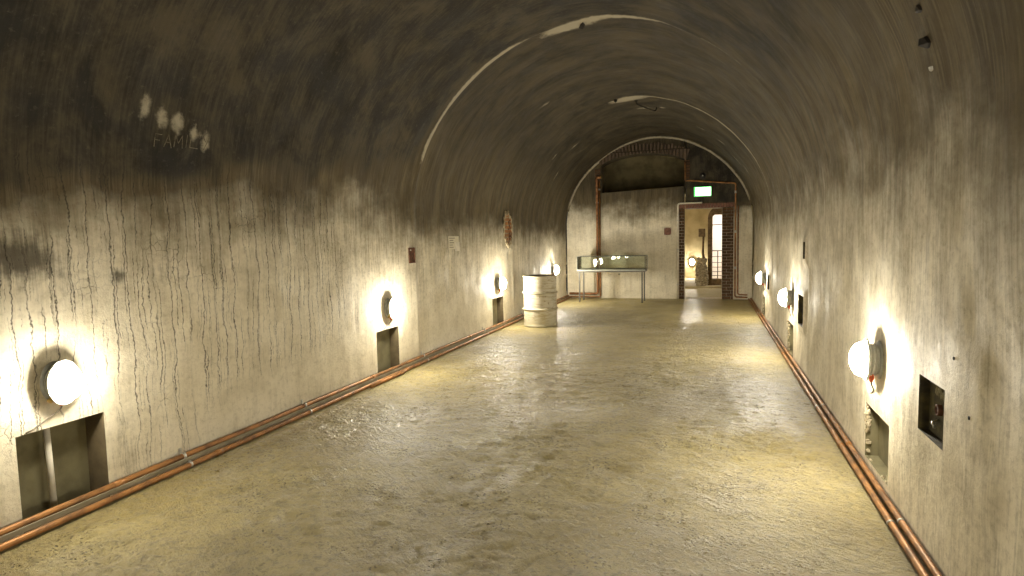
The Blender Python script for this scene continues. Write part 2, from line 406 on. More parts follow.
def grid_lines(a, b, step_, extra):
    g = list(np.arange(a, b, step_)) + [b]
    ex = [e for e in extra if a < e < b]
    g = [v for v in g if all(abs(v-e) > step_*.45 for e in ex) or v in (a, b)] + ex
    return np.array(sorted(set(g)))

FLAT = {'L': [(y-.16,y+.16,.6,.95) for y in (2.33,5.97,9.68,13.5)] + [(6.48,6.69,1.24,1.45),(7.62,8.1,1.35,1.58),(10.0,10.6,1.38,2.0)], 'R': [(y-.16,y+.16,.58,.93) for y in (3.98,7.85,11.5)] + [(2.66,2.9,.75,1.0)], 'C': []}
def shell_piece(name, s0, s1, openings, side, label=None):
    ex_y = [v for o in openings for v in o[:2]]
    ex_s = [(v if side == 'R' else STOT-v) for o in openings for v in o[2:4]]
    ys = np.concatenate([np.arange(FRONT, 1.8, .12), grid_lines(1.8, END, .035, ex_y)])
    ss = grid_lines(s0, s1, .035, ex_s)
    Y, S = np.meshgrid(ys, ss, indexing='ij')
    X, Z, NX, NZ = prof(S)
    # uneven casting: soft waves plus ridges at the section joints; still at openings and at the floor
    d = (fbm(Y*1.7, S*1.1, 4, 21)-.5)*.05 + (fbm(Y*7, S*1.6, 3, 5)-.5)*.012
    d += .020*np.exp(-((Y-6.68)/.05)**2) - .018*sstep(6.6, 6.75, Y) + .018*np.exp(-((Y-10.62)/.05)**2)*1. - .012*sstep(10.55,10.7,Y)
    d += .05*np.exp(-((Y-END)/.05)**2)*(Z > 2.2)
    keep = sstep(.0, .25, Z)
    for (a, b, c, e) in [o[:4] for o in openings] + FLAT[side]:
        m = np.maximum(np.maximum(a-Y, Y-b), np.maximum(c-Z, Z-e)); keep = np.minimum(keep, sstep(.01, .12, m))
    keep = keep*sstep(0,.35,np.where(Z<SPR-.0, 1., 1.))
    X = X + NX*d*keep; Z = Z + NZ*d*keep
    ny, ns = Y.shape
    idx = np.arange(ny*ns).reshape(ny, ns)
    co = np.stack([X.ravel(), Y.ravel(), Z.ravel()], 1)
    q = np.stack([idx[:-1,:-1], idx[:-1,1:], idx[1:,1:], idx[1:,:-1]], -1)
    yc = (ys[:-1]+ys[1:])/2; sc = (ss[:-1]+ss[1:])/2; zc = sc if side == 'R' else STOT-sc
    mask = np.ones(q.shape[:2], bool)
    for (a, b, c, e, _) in openings:
        mask &= ~(((yc > a)&(yc < b))[:,None] & ((zc > c)&(zc < e))[None,:])
    q = q[mask].reshape(-1, 4)
    me = bpy.data.meshes.new(name); me.from_pydata(co.tolist(), [], q.tolist())
    me.polygons.foreach_set('use_smooth', [True]*len(me.polygons))
    uvl = me.uv_layers.new(name='UVMap'); li = np.zeros(len(me.loops), int); me.loops.foreach_get('vertex_index', li)
    uvs = np.stack([Y.ravel()[li], S.ravel()[li]], 1).ravel(); uvl.data.foreach_set('uv', uvs)
    for k, v in shell_attrs(Y.ravel(), S.ravel(), prof(S)[0].ravel(), prof(S)[1].ravel()).items():
        at = me.attributes.new(k, 'FLOAT', 'POINT'); at.data.foreach_set('value', v.astype(np.float32))
    me.materials.append(M['plaster'])
    o = bpy.data.objects.new(name, me); col.objects.link(o); tag(o, label, kind='structure'); return o
SW = 1.80
shell_piece('wall_right', 0, SW, R_NICHES+R_HOLES, 'R', 'stained plaster side wall with lamp and square recesses')
shell_piece('ceiling', SW, STOT-SW, [], 'C', 'sooty barrel vault with pale ridges')
shell_piece('wall_left', STOT-SW, STOT, L_NICHES+L_HOLES, 'L', 'cream plaster side wall with dark vertical drips')

# plates with uv in the plane (walls across the tunnel)
def set_plane_uv(o, au, av, attrs=None):
    me = o.data; uvl = me.uv_layers.new(name='UVMap') if not me.uv_layers else me.uv_layers[0]
    co = np.zeros(len(me.vertices)*3); me.vertices.foreach_get('co', co); co = co.reshape(-1, 3)
    li = np.zeros(len(me.loops), int); me.loops.foreach_get('vertex_index', li)
    uvl.data.foreach_set('uv', np.stack([co[li,au], co[li,av]], 1).ravel())
    if attrs:
        for k, f in attrs.items():
            at = me.attributes.new(k, 'FLOAT', 'POINT'); at.data.foreach_set('value', np.asarray(f(co)*np.ones(len(co)), dtype=np.float32))

def vault_top(x):
    q = min(1., abs((x-CX)/HW)); return SPR + RISE*max(0., 1-q**(2/EXPO))**(EXPO/2)
LUN = (-2.56, -.575)
def lun_lo(x): return 2.63 + (x-LUN[0])/(LUN[1]-LUN[0])*.08
def lun_hi(x):
    c, w = -1.53, 1.03; q = min(1, abs(x-c)/w); return 3.20 + .345*math.sqrt(max(0, 1-(q*.92)**2)) - .02*q
DOOR = (-.571, .297, 0., 2.175)
def cross_wall(name, y, thick, holes, label, dense=.03):
    """wall across the tunnel in the shape of the profile; holes = (x0, x1, lo(x), hi(x))"""
    xs = list(np.arange(-AL-.0, AR, dense)) + [AR]
    for h in holes:
        xs = [v for v in xs if abs(v-h[0]) > dense*.5 and abs(v-h[1]) > dense*.5] + [h[0], h[1]]
    xs = sorted(xs); mb = MB(); bm = mb.bm
    def cuts(x, side):
        z = [0.]
        for h in sorted(holes, key=lambda h: h[2](x)):
            if h[0]-1e-6 <= x <= h[1]+1e-6 and h[0] < side < h[1]: z += [h[2](x), h[3](x)]
        return z + [max(vault_top(x)+.03, SPR)]
    for a, b in zip(xs, xs[1:]):
        m = (a+b)/2; ca, cb = cuts(a, m), cuts(b, m)
        for k in range(0, len(ca), 2):
            n = max(1, int((ca[k+1]-ca[k])/.08))
            for j in range(n):
                f = lambda c, t: c[k]*(1-t)+c[k+1]*t
                bm.faces.new([bm.verts.new((a,y,f(ca,j/n))), bm.verts.new((b,y,f(cb,j/n))), bm.verts.new((b,y,f(cb,(j+1)/n))), bm.verts.new((a,y,f(ca,(j+1)/n)))])
        for k in range(1, len(ca)-1):     # reveals of the openings
            bm.faces.new([bm.verts.new((a,y,ca[k])), bm.verts.new((b,y,cb[k])), bm.verts.new((b,y+thick,cb[k])), bm.verts.new((a,y+thick,ca[k]))])
    for h in holes:
        for x in h[:2]:
            bm.faces.new([bm.verts.new((x,y,h[2](x))), bm.verts.new((x,y,h[3](x))), bm.verts.new((x,y+thick,h[3](x))), bm.verts.new((x,y+thick,h[2](x)))])
    bmesh.ops.remove_doubles(bm, verts=bm.verts, dist=.0005)
    for v in bm.verts: pass
    o = mb.build(name, M['plaster']); tag(o, label, kind='structure'); return o
wb = cross_wall('wall_back', END, .45, [(DOOR[0], DOOR[1], lambda x: 0., lambda x: DOOR[3]), (LUN[0], LUN[1], lun_lo, lun_hi)], 'end wall with doorway and arched opening')
nz = lambda c, s: fbm(c[:,0]*2, c[:,2]*2, 4, s)-.5
set_plane_uv(wb, 0, 2, dict(
    soot=lambda c: .85*sstep(1.7,2.75,c[:,2]+nz(c,4)*.6) + .25*sstep(2.3,3.0,c[:,2]) + 1.05*sstep(-.75,-.45,c[:,0]+nz(c,5)*.15)*sstep(2.15,2.4,c[:,2]) + .25*sstep(1.2,2.2,c[:,2]),
    pale=lambda c: .25*gauss(c[:,0],c[:,2],-2.0,2.1,.5,.35),
    damp=lambda c: .30*gauss(c[:,0],c[:,2],-.95,.45,.12,.5) + .35*gauss(c[:,0],c[:,2],-1.6,2.2,.25,.1),
    crack=lambda c: 0*c[:,0], streak=lambda c: .25+0*c[:,0]))
wf = cross_wall('wall_front', FRONT, -.1, [], 'end wall behind the viewer', .3)
set_plane_uv(wf, 0, 2, dict(soot=lambda c: sstep(1.4,2.2,c[:,2]), pale=lambda c: 0*c[:,0], damp=lambda c: 0*c[:,0], crack=lambda c: 0*c[:,0], streak=lambda c: .3+0*c[:,0]))

# floor
def make_floor():
    ys = np.concatenate([np.arange(FRONT, 1.6, .15), np.arange(1.6, 8, .02), np.arange(8, END+.02, .03)]); xs = np.arange(-AL-.01, AR+.02, .02)
    Y, X = np.meshgrid(ys, xs, indexing='ij')
    big = (fbm(X*.9, Y*.9, 3, 11)-.5)*.05; mid = (fbm(X*5, Y*5, 4, 12)-.5)*.016 + (fbm(X*11+Y*5, Y*15-X*4, 3, 77)-.5)*.034*sstep(.30,.62,fbm(X*.8,Y*.8,3,51))
    r = np.abs(fbm(X*6+fbm(X*2,Y*2,2,31)*3, Y*9, 4, 14)-.5)
    lump = -.010*np.exp(-(r/.03)**2)*sstep(.5,.62,fbm(X*1.1, Y*1.1, 3, 15))
    edge = sstep(.0, .25, X+AL-.02)*sstep(0., .25, AR-.02-X)*sstep(0,.6,END-Y)
    amp = 1-.45*sstep(4, 9, Y)
    Z = (big*.6+mid+lump)*edge*amp
    # shallow hollow in the foreground
    Z -= .02*gauss(X, Y, -1.25, 3.05, .18, .10)
    Z -= .004
    ny, nx = Y.shape; idx = np.arange(ny*nx).reshape(ny, nx)
    me = bpy.data.meshes.new('floor'); q = np.stack([idx[:-1,:-1], idx[:-1,1:], idx[1:,1:], idx[1:,:-1]], -1).reshape(-1,4)
    me.from_pydata(np.stack([X.ravel(),Y.ravel(),Z.ravel()],1).tolist(), [], q.tolist())
    me.polygons.foreach_set('use_smooth', [True]*len(me.polygons)); me.materials.append(M['floor'])
    o = bpy.data.objects.new('floor', me); col.objects.link(o); tag(o, 'rough tan screed floor, glossy in patches', kind='structure')
    set_plane_uv(o, 0, 1, dict(wet=lambda c: .45 + .40*sstep(.35,.65,fbm(c[:,0]*.9+3, c[:,1]*.7, 4, 40))))
make_floor()

# ------------------------------------------------------------------ niches and recesses let into the walls
def recess_box(name, x, inward, o, mats, label, bottom=True, group=None):
    """open box behind the wall plane x; inward=+1 when the wall body lies at larger x"""
    a, b, c, e, d = o; X2 = x + inward*d
    root_mb = MB(); root_mb.poly([(X2,a,c),(X2,b,c),(X2,b,e),(X2,a,e)])
    r = root_mb.build(name, mats[0]); tag(r, label, kind='structure', group=group)
    j = MB()
    for p in (((x,a,c),(X2,a,c),(X2,a,e),(x,a,e)), ((x,b,c),(X2,b,c),(X2,b,e),(x,b,e)), ((x,a,e),(X2,a,e),(X2,b,e),(x,b,e)), ((x,a,c),(X2,a,c),(X2,b,c),(x,b,c))): j.poly(p)
    j.build('jamb', mats[1], r)
    return r
names = ['nearest', 'middle', 'far']
for i, o in enumerate(L_NICHES):
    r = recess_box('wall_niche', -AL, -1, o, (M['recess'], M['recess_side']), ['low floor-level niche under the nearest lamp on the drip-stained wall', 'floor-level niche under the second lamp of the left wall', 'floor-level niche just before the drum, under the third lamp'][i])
    if i == 0:
        MB().tube([(-AL-.10,2.335,-.0),(-AL-.10,2.325,.524)], .016).build('pipe', M['white_pipe'], r)
    else:
        MB().tube([(-AL-.09,o[0]+.05,0),(-AL-.09,o[0]+.05,o[3]-.005)], .012).build('pipe', M['conduit'], r)
for i, o in enumerate(R_NICHES):
    r = recess_box('wall_niche', AR, 1, o, (M['recess'], M['recess']), ['broken-edged niche low in the right wall beside the big square recess', 'second niche of the right wall, low above the copper pipes', 'farthest niche of the right wall near the doorway'][i])
    c = MB()      # crumbled plaster lumps on the edge
    rnd = random.Random(i)
    for k in range(34):
        zz = o[2] + (o[3]-o[2])*rnd.random(); c.blob((AR+rnd.uniform(.0,.02), o[1]-.006, zz), rnd.uniform(.005,.012), .4, 1, k, (1.2,.8,1.3))
    for k in range(4): c.blob((AR+.012, o[0]+(o[1]-o[0])*rnd.random(), o[2]), rnd.uniform(.008,.018), .4, 1, k+50)
    c.build('crumbled_edge', M['rubble'], r)
lab = ['square dark recess with a round socket, near the right wall lamp', 'tall dark recess beside the second right wall lamp', 'small high slot in the right wall', 'dark recess beside the farthest right wall lamp', 'dark slot in the right wall by the end corner']
for i, o in enumerate(R_HOLES):
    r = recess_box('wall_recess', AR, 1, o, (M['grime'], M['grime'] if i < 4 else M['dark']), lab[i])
    if i in (0, 1, 3):
        a, b, c, e, d = o; ym, zm = (a+b)/2, (c+e)/2
        Mx = Matrix.Translation((AR+d, ym+.01, zm-.0)) @ Matrix.Rotation(-PI/2,4,'Y')
        MB().lathe([(.026,0),(.026,.018),(.018,.020),(.016,.004),(0,.004)], 20, Mx).build('socket', M['rust'], r)
        pr = MB(); q_ = random.Random(i)
        for k in range(16): pr.blob((AR+d, a+.012+q_.random()*.014, zm-.06+k*.011), q_.uniform(.008,.016), .35, 1, k, (.5,1,1))
        for k in range(14): pr.blob((AR+d, a+.10+q_.random()*.14, e-.03-q_.random()*.05), q_.uniform(.012,.024), .35, 1, k, (.25,1,1))
        pr.box((AR+d, a+.02, zm+.02),(.004,.02,.12)).build('plaster_remnant', M['recess'], r)
        MB().tube([(AR+d, ym+.03, zm-.05),(AR+d-.03, ym+.02, zm-.06),(AR+d-.03, ym-.01, zm-.075)], .006, 8).build('wire_stub', M['clamp'], r)
for o in L_HOLES:
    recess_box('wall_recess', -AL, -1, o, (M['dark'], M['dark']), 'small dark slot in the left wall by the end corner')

# ------------------------------------------------------------------ wall lamps (bulkhead lights); built facing +x, wall at x=0
def make_lamp(name):
    r = empty(name)
    Rx = Matrix.Rotation(PI/2, 4, 'Y')
    MB().lathe([(0,0),(.088,0),(.090,.005),(.085,.010),(.07,.012),(0,.012)], 40, Rx, 1.28, .90).build('back_plate', M['housing'], r, 40)
    h = MB().lathe([(.066,.010),(.070,.014),(.070,.022),(.076,.025),(.076,.030),(.070,.033),(.070,.042),(.076,.045),(.076,.050),(.072,.053),(.080,.060),(.097,.066),(.099,.078),(.092,.080),(.080,.074),(0,.074)], 40, Rx, 1.25, .92)
    h.build('housing', M['housing'], r, 40)
    g = [(.076,.073),(.079,.084),(.079,.098),(.075,.114),(.066,.131),(.050,.145),(.033,.154),(.015,.159),(0,.160)]
    MB().lathe(g, 32, Rx, 1.30, .95).build('glass_globe', M['globe'], r)
    MB().tube([(.042,0,-.085),(.042,0,-.118)], .016, 6).tube([(.042,0,-.115),(.042,0,-.132)], .011, 12).build('cable_gland', M['orange'], r)
    MB().tube([(.05,-.055,-.080),(.05,-.072,-.093)], .014, 6).build('earth_nut', M['brass'], r)
    MB().tube([(.042,0,-.128),(.040,-.006,-.150),(.028,-.03,-.170),(.012,-.07,-.195),(.006,-.12,-.225),(.004,-.17,-.240)], .0045, 8, .02).build('cable', M['cable'], r)
    return r
lamp0 = make_lamp('wall_lamp')
lamps = [(-AL, 2.325, .772, 0, 'lit oval bulkhead lamp nearest on the drip-stained left wall'),
         (-AL, 5.97, .765, 0, 'lit bulkhead lamp above the middle left niche, below the small rusty box'),
         (-AL, 9.68, .765, 0, 'lit bulkhead lamp on the left wall below the bare brick patch, before the drum'),
         (-AL, 13.5, .80, 0, 'lit bulkhead lamp on the left wall seen just over the drum rim'),
         (AR, 3.98, .755, PI, 'lit bulkhead lamp on the right wall beside the large square recess'),
         (AR, 7.85, .745, PI, 'second lit bulkhead lamp along the right wall, beside a tall dark recess'),
         (AR, 11.5, .74, PI, 'farthest lit bulkhead lamp of the right wall, near the doorway'),
         (-AL, -1.2, .765, 0, 'unseen bulkhead lamp added on the left wall behind the viewer'),  # continues the left row out of view; added as fill for the near tunnel
         (AR, .13, .755, PI, 'unseen bulkhead lamp added on the right wall beside the viewer'),  # continues the right row out of view; added to brighten the foreground
         (-1.35, END+.45, 1.75, PI/2, 'unseen bulkhead lamp added on the hidden side of the doorway wall to light the masonry stump'),  # added out of sight to brighten the stump and the room beyond
         (-.56, 21.98, .62, -PI/2, 'lit bulkhead lamp on the end wall of the room beyond the doorway')]
for i, (x, y, z, rz, lb) in enumerate(lamps):
    o = lamp0 if i == 0 else copy_tree(lamp0)
    o.location = (x + (.0 if rz in (0,PI) else 0), y, z); o.rotation_euler = (0,0,rz)
    tag(o, lb, 'wall lamp', 'bulkhead lamps along the tunnel walls')
    if i == 0: first_globe = [c for c in bpy.data.objects if c.parent == o and c.name.startswith('glass_globe')][0]
first_globe.data = first_globe.data.copy(); first_globe.data.materials[0] = M['globe_dim']      # this lamp burns weaker

# ------------------------------------------------------------------ pipes
def wob(a, b, n, amp, fix, seed=0):
    rnd = random.Random(seed); out = []
    for i in range(n+1):
        y = a+(b-a)*i/n; out.append((fix[0]+rnd.uniform(-amp,amp), y, fix[1]+rnd.uniform(-amp,amp)*.5))
    return out
def couplings(mb, pts, ys, r):
    for y in ys: mb.tube([(pts[0], y-.03, pts[1]), (pts[0], y+.03, pts[1])], r, 14)
    return mb
XW, ZW = -AL+.034, .072
p = MB().tube(wob(-3.0, 15.0, 24, .003, (XW, ZW), 1), .019, 12); couplings(p, (XW,ZW), (2.62,5.55,8.3,11.4), .0225)
pl = p.build('copper_pipe', M['copper']); tag(pl, 'upper copper pipe running along the foot of the left wall', 'pipe', 'copper pipes along the tunnel floor')
for y in (3.10, 4.40, 6.75, 8.9, 11.0, 13.0):
    MB().tube([(XW+.001,y-.009,ZW),(XW+.001,y+.009,ZW)], .0235, 12).box((XW+.012,y,ZW+.026),(.014,.016,.012)).box((-AL+.010,y,ZW+.03),(.006,.02,.05)).build('clamp', M['clamp'], pl)
pc = MB().box((-AL+.062, 6.0, .050), (.010, 18.0, .030), bev=.004).build('cable_conduit', M['conduit'])
tag(pc, 'flat grey conduit between the two copper pipes of the left wall', 'conduit')
p = MB().tube(wob(-3.0, 15.0, 24, .004, (-AL+.090, .020), 2), .018, 12); couplings(p, (-AL+.090,.020), (3.35,6.2,9.7), .0215)
# short branch with an elbow by the middle niche
p.tube([(-AL+.128,5.35,.019),(-AL+.128,6.05,.019),(-AL+.10,6.16,.019)], .016, 10, .04)
pl2 = p.build('copper_pipe', M['copper']); tag(pl2, 'lower copper pipe lying on the floor along the left wall', 'pipe', 'copper pipes along the tunnel floor')
for y in (3.10, 4.40, 6.75, 8.9, 11.0, 13.0):
    MB().tube([(-AL+.090,y-.008,.020),(-AL+.090,y+.008,.020)], .0225, 12).box((-AL+.090,y,.044),(.014,.014,.010)).build('clamp', M['clamp'], pl2)
for nm, x, z, lb, sd in (('copper_pipe', AR-.024, .034, 'copper pipe tight against the foot of the right wall', 3), ('copper_pipe', AR-.070, .020, 'outer copper pipe on the floor along the right wall', 4)):
    p = MB().tube(wob(-3.0, 14.98, 24, .003, (x, z), sd), .0165, 12); couplings(p, (x,z), (4.62,8.1,11.7), .0195)
    o = p.build(nm, M['copper']); tag(o, lb, 'pipe', 'copper pipes along the tunnel floor')
    for y in (3.4, 5.6, 7.0, 9.3, 12.2): MB().tube([(x,y-.008,z),(x,y+.008,z)], .0195, 12).build('clamp', M['clamp'], o)
E1 = END-.035
p = MB().tube([(-AL+.06,E1,.115),(-2.668,E1,.115),(-2.668,E1,3.02),(-2.56,E1,3.02)], .030, 12, .06)
o = p.build('brown_riser_pipe', M['brown_pipe']); tag(o, 'thick brown pipe rising behind the display case to the arched opening', 'pipe')
for z in (.6,1.5,2.4): MB().box((-2.668,E1+.012,z),(.066,.04,.035)).build('clamp', M['clamp'], o)
p = MB().tube([(-AL+.06,E1,.035),(-2.602,E1,.035),(-2.602,E1,2.93)], .020, 12, .05)
o = p.build('copper_riser_pipe', M['copper']); tag(o, 'thin copper pipe rising beside the thick brown pipe', 'pipe')
MB().tube([(-2.602,E1,2.70),(-2.602,E1,2.74)], .026, 12).build('coupling', M['clamp'], o)
p = MB().tube([(-.55,E1,3.28),(-.55,E1,2.83),(-.43,E1,2.83),(.585,E1,2.72),(.585,E1,.06),(.86,E1,.05)], .019, 12, .05)
o = p.build('copper_riser_pipe', M['copper']); tag(o, 'copper pipe from the arched opening over the exit sign and down beside the doorway', 'pipe')
for z in (2.52, 1.6, .75): MB().tube([(.585,E1,z-.03),(.585,E1,z+.03)], .026, 12).build('coupling', M['clamp'], o)
p = MB().tube([(.645,E1,2.2),(.645,E1,.12),(.86,E1,.11)], .016, 12, .05)
o = p.build('brown_riser_pipe', M['brown_pipe']); tag(o, 'short brown pipe right of the doorway', 'pipe')
p = MB().tube([(-.715,E1,0.0),(-.715,E1,2.30),(-.16,E1,2.30)], .020, 12, .06)
o = p.build('white_pipe', M['white_pipe']); tag(o, 'whitewashed pipe framing the left side and top of the doorway', 'pipe')
for z in (.35,1.2,1.9): MB().box((-.715,E1+.006,z),(.06,.05,.025)).build('clamp', M['clamp'], o)

# ------------------------------------------------------------------ end wall: brick surround, arch, sign, plate
def brick_stack(mb, x0, x1, z0, z1, y, h=.072, w=.2, seed=0, proud=.015, depth=.08):
    rnd = random.Random(seed); z = z0; row = 0
    while z < z1-.02:
        hh = min(h, z1-z); x = x0 - (w*.5 if row % 2 else 0)
        while x < x1:
            a, b = max(x, x0), min(x+w, x1)
            if b-a > .02:
                e = rnd.uniform(-.010,.012)
                mb.box(((a+b)/2, y-proud/2+depth/2+e, z+hh/2), (b-a-.005, proud+depth, hh-.005), bev=.004, ry=rnd.uniform(-.02,.02))
            x += w
        z += h; row += 1
s = MB()
brick_stack(s, -.69, DOOR[0]+.004, 0, 2.25, END, seed=1, w=.13, proud=.012)
brick_stack(s, DOOR[1]-.004, .545, 0, 2.25, END, seed=2, w=.2, proud=.02)
o = s.build('trim_1', M['brick']); set_plane_uv(o, 0, 2); tag(o, 'brick jambs of the doorway', kind='structure')
s = MB(); rnd = random.Random(5); x = -.69
while x < .545:
    s.box((x+.035, END-.004, 2.232), (.062, .05, .10), bev=.004, ry=rnd.uniform(-.05,.05)); x += .072
s.box((-.14, END-.002, 2.178),(.9,.05,.012))
o = s.build('trim_2', M['redplate']); tag(o, 'brick lintel over the doorway', kind='structure')
s = MB(); rnd = random.Random(8)
n = 30
for k in range(n):
    a = math.radians(152 - k*(152-30)/(n-1)); c = (-1.53, 2.62); R0 = .93
    x = c[0] + 1.16*math.cos(a); zb = lun_hi(max(min(x, -.52), -2.55)) ; 
    zt = min(vault_top(x)-.02, zb+.25+rnd.uniform(-.03,.02))
    if zt-zb < .05: continue
    ang = (x-c[0])*.28
    s.box((x+ang*.05, END-.012, (zb+zt)/2), (.062, .05, zt-zb), bev=.006, ry=ang)
o = s.build('trim_3', M['brick_arch']); set_plane_uv(o, 0, 2); tag(o, 'arch of upright bricks over the opening', kind='structure')
s = MB(); brick_stack(s, -.575, -.44, 2.86, 3.32, END, seed=3, w=.14, proud=.02)
brick_stack(s, -2.72, -2.575, 2.95, 3.25, END, seed=6, w=.14, proud=.012)
o = s.build('trim_4', M['brick']); set_plane_uv(o, 0, 2); tag(o, 'bare brick at the ends of the opening', kind='structure')
# recess behind the arched opening
D2 = END+.45
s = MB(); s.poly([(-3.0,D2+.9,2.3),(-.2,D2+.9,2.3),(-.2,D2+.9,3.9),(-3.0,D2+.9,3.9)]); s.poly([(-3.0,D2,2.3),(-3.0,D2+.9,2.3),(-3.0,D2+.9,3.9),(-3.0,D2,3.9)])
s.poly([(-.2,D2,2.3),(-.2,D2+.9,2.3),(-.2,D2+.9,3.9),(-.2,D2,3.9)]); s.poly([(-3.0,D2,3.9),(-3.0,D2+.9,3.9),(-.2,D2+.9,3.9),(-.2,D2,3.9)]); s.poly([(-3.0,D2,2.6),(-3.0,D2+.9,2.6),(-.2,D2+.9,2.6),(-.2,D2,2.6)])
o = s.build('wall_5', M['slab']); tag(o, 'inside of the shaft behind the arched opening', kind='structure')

sg = empty('exit_sign', (-.15, END-.055, 2.56), 0, label='lit green and white emergency exit sign over the doorway', cat='exit sign')
MB().box((0,.025,0),(.40,.055,.235), bev=.006).build('housing', M['frame'], sg)
MB().box((0,-.005,0),(.388,.008,.222), bev=.002).build('green_border', M['sign_green'], sg)
MB().box((.010,-.011,0),(.345,.006,.188), bev=.002).build('lit_face', M['sign_white'], sg)
pg = MB()   # running person, door and arrow
pg.box((.105,-.0155,0),(.006,.003,.12)).box((.135,-.0155,.058),(.06,.003,.006)).box((.162,-.0155,0),(.006,.003,.12))
pg.box((.015,-.0155,.0),(.016,.003,.06), ry=.3).box((.03,-.0155,-.04),(.012,.003,.05), ry=-.6).box((-.002,-.0155,-.042),(.012,.003,.055), ry=.7).box((.035,-.0155,.015),(.04,.003,.01), ry=.3).box((-.008,-.0155,.012),(.035,.003,.01), ry=-.6)
pg.lathe([(0,0),(.012,0)], 16, Matrix.Translation((.03,-.0155,.048)) @ Matrix.Rotation(PI/2,4,'X'))
pg.box((-.085,-.0155,0),(.07,.003,.012)).box((-.118,-.0155,.013),(.036,.003,.011), ry=-.8).box((-.118,-.0155,-.013),(.036,.003,.011), ry=.8)
pg.build('pictogram', M['sign_green'], sg)
em = empty('dome_fitting', (-.15, END, 2.93), 0, label='small dark dome fitting on the wall above the exit sign', cat='fitting')
Rm = Matrix.Rotation(PI/2,4,'X')
MB().lathe([(.075,0),(.075,.03),(.06,.035),(0,.035)], 24, Rm).build('base', M['dark'], em, 40)
MB().lathe([(.055,.033),(.052,.055),(.035,.08),(0,.09)], 24, Rm).build('dome', M['dark'], em)
MB().lathe([(.016,.085),(.014,.096),(0,.1)], 16, Rm).build('indicator', M['clamp'], em)
rp = empty('wall_plate', (-.955, END, 1.64), 0, label='square red-brown plate on the end wall left of the doorway', cat='plate')
MB().box((0,-.012,0),(.165,.024,.175), bev=.004).build('plate', M['redplate'], rp)
s = MB()
for a in (-.065,.065):
    for b in (-.07,.07): MB().lathe([(.008,.024),(.007,.03),(0,.031)], 10, Matrix.Translation((a,0,b)) @ Rm).build('screw', M['clamp'], rp)
o = MB().blob((-2.13,END-.0,.60), .035, .3, 1, 4, (1,.4,.9)).build('anchor_stub', M['conduit']); tag(o, 'small pale stub in the end wall under the display case', 'stub')

# ------------------------------------------------------------------ things on the left wall
bx = empty('rusty_wall_box', (-AL, 6.585, 1.345), 0, label='small open rusty box let into the left wall above the second lamp', cat='electrical box')
MB().box((.004,0,.09),(.024,.15,.010)).box((.004,0,-.09),(.024,.15,.010)).box((.004,.07,0),(.024,.010,.18)).box((.004,-.07,0),(.024,.010,.18)).build('rim', M['rust'], bx)
MB().box((-.002,0,0),(.012,.13,.17)).build('back_panel', M['rust'], bx)
MB().lathe([(.010,.004),(.010,.012),(0,.013)], 12, Matrix.Translation((0,-.03,.065)) @ Matrix.Rotation(PI/2,4,'Y')).build('screw', M['clamp'], bx)
pn = empty('paper_notice', (-AL, 7.86, 1.465), 0, label='small pale printed notice stuck on the left wall', cat='notice')
MB().box((.016,-.02,.02),(.003,.36,.185), rx=.0).build('sheet', M['paper'], pn)
MB().box((.019,.10,-.035),(.003,.16,.13)).build('corner_sheet', M['white_pipe'], pn)
s = MB()
for k, (w, yy) in enumerate(((.20,-.08),(.13,-.10),(.15,-.09),(.11,-.11),(.14,-.10))): s.box((.0185, yy, .085-k*.032),(.001,w,.010))
s.build('print_lines', M['ink'], pn)
# bare brick patch: broken plaster edge standing proud around bricks
bp = empty('bare_brick_patch', (-AL, 10.30, 1.70), 0, label='ragged patch of bare orange brick where the left wall plaster has fallen', cat='brick patch')
rnd = random.Random(3); N = 30; out = []
for k in range(N):
    a = 2*PI*k/N; r_ = 1+rnd.uniform(-.16,.16); out.append((.22*math.cos(a)*r_*(1+.1*math.sin(a)), .30*math.sin(a)*r_))
s = MB(); s.prism([(.012, y, z) for y, z in out], (-.012,0,0)); o = s.build('brick_face', M['orange_brick'], bp); set_plane_uv(o, 1, 2)
s = MB()
for k in range(N):
    for q in (0,.5):
        y, z = [out[k][i]*(1-q)+out[(k+1)%N][i]*q for i in (0,1)]
        s.blob((.012, y, z), rnd.uniform(.014,.03), .4, 1, k*3+int(q*2), (.7,1,1.1))
s.build('plaster_edge', M['rubble'], bp)
s = MB(); s.box((.004,.08,-.03),(.012,.10,.40))
for k in range(26):
    s.blob((.012, rnd.uniform(.0,.16), rnd.uniform(-.28,.22)), rnd.uniform(.010,.028), .4, 1, k+90, (.6,1,1.1))
s.build('crumbling_holes', M['rust'], bp)

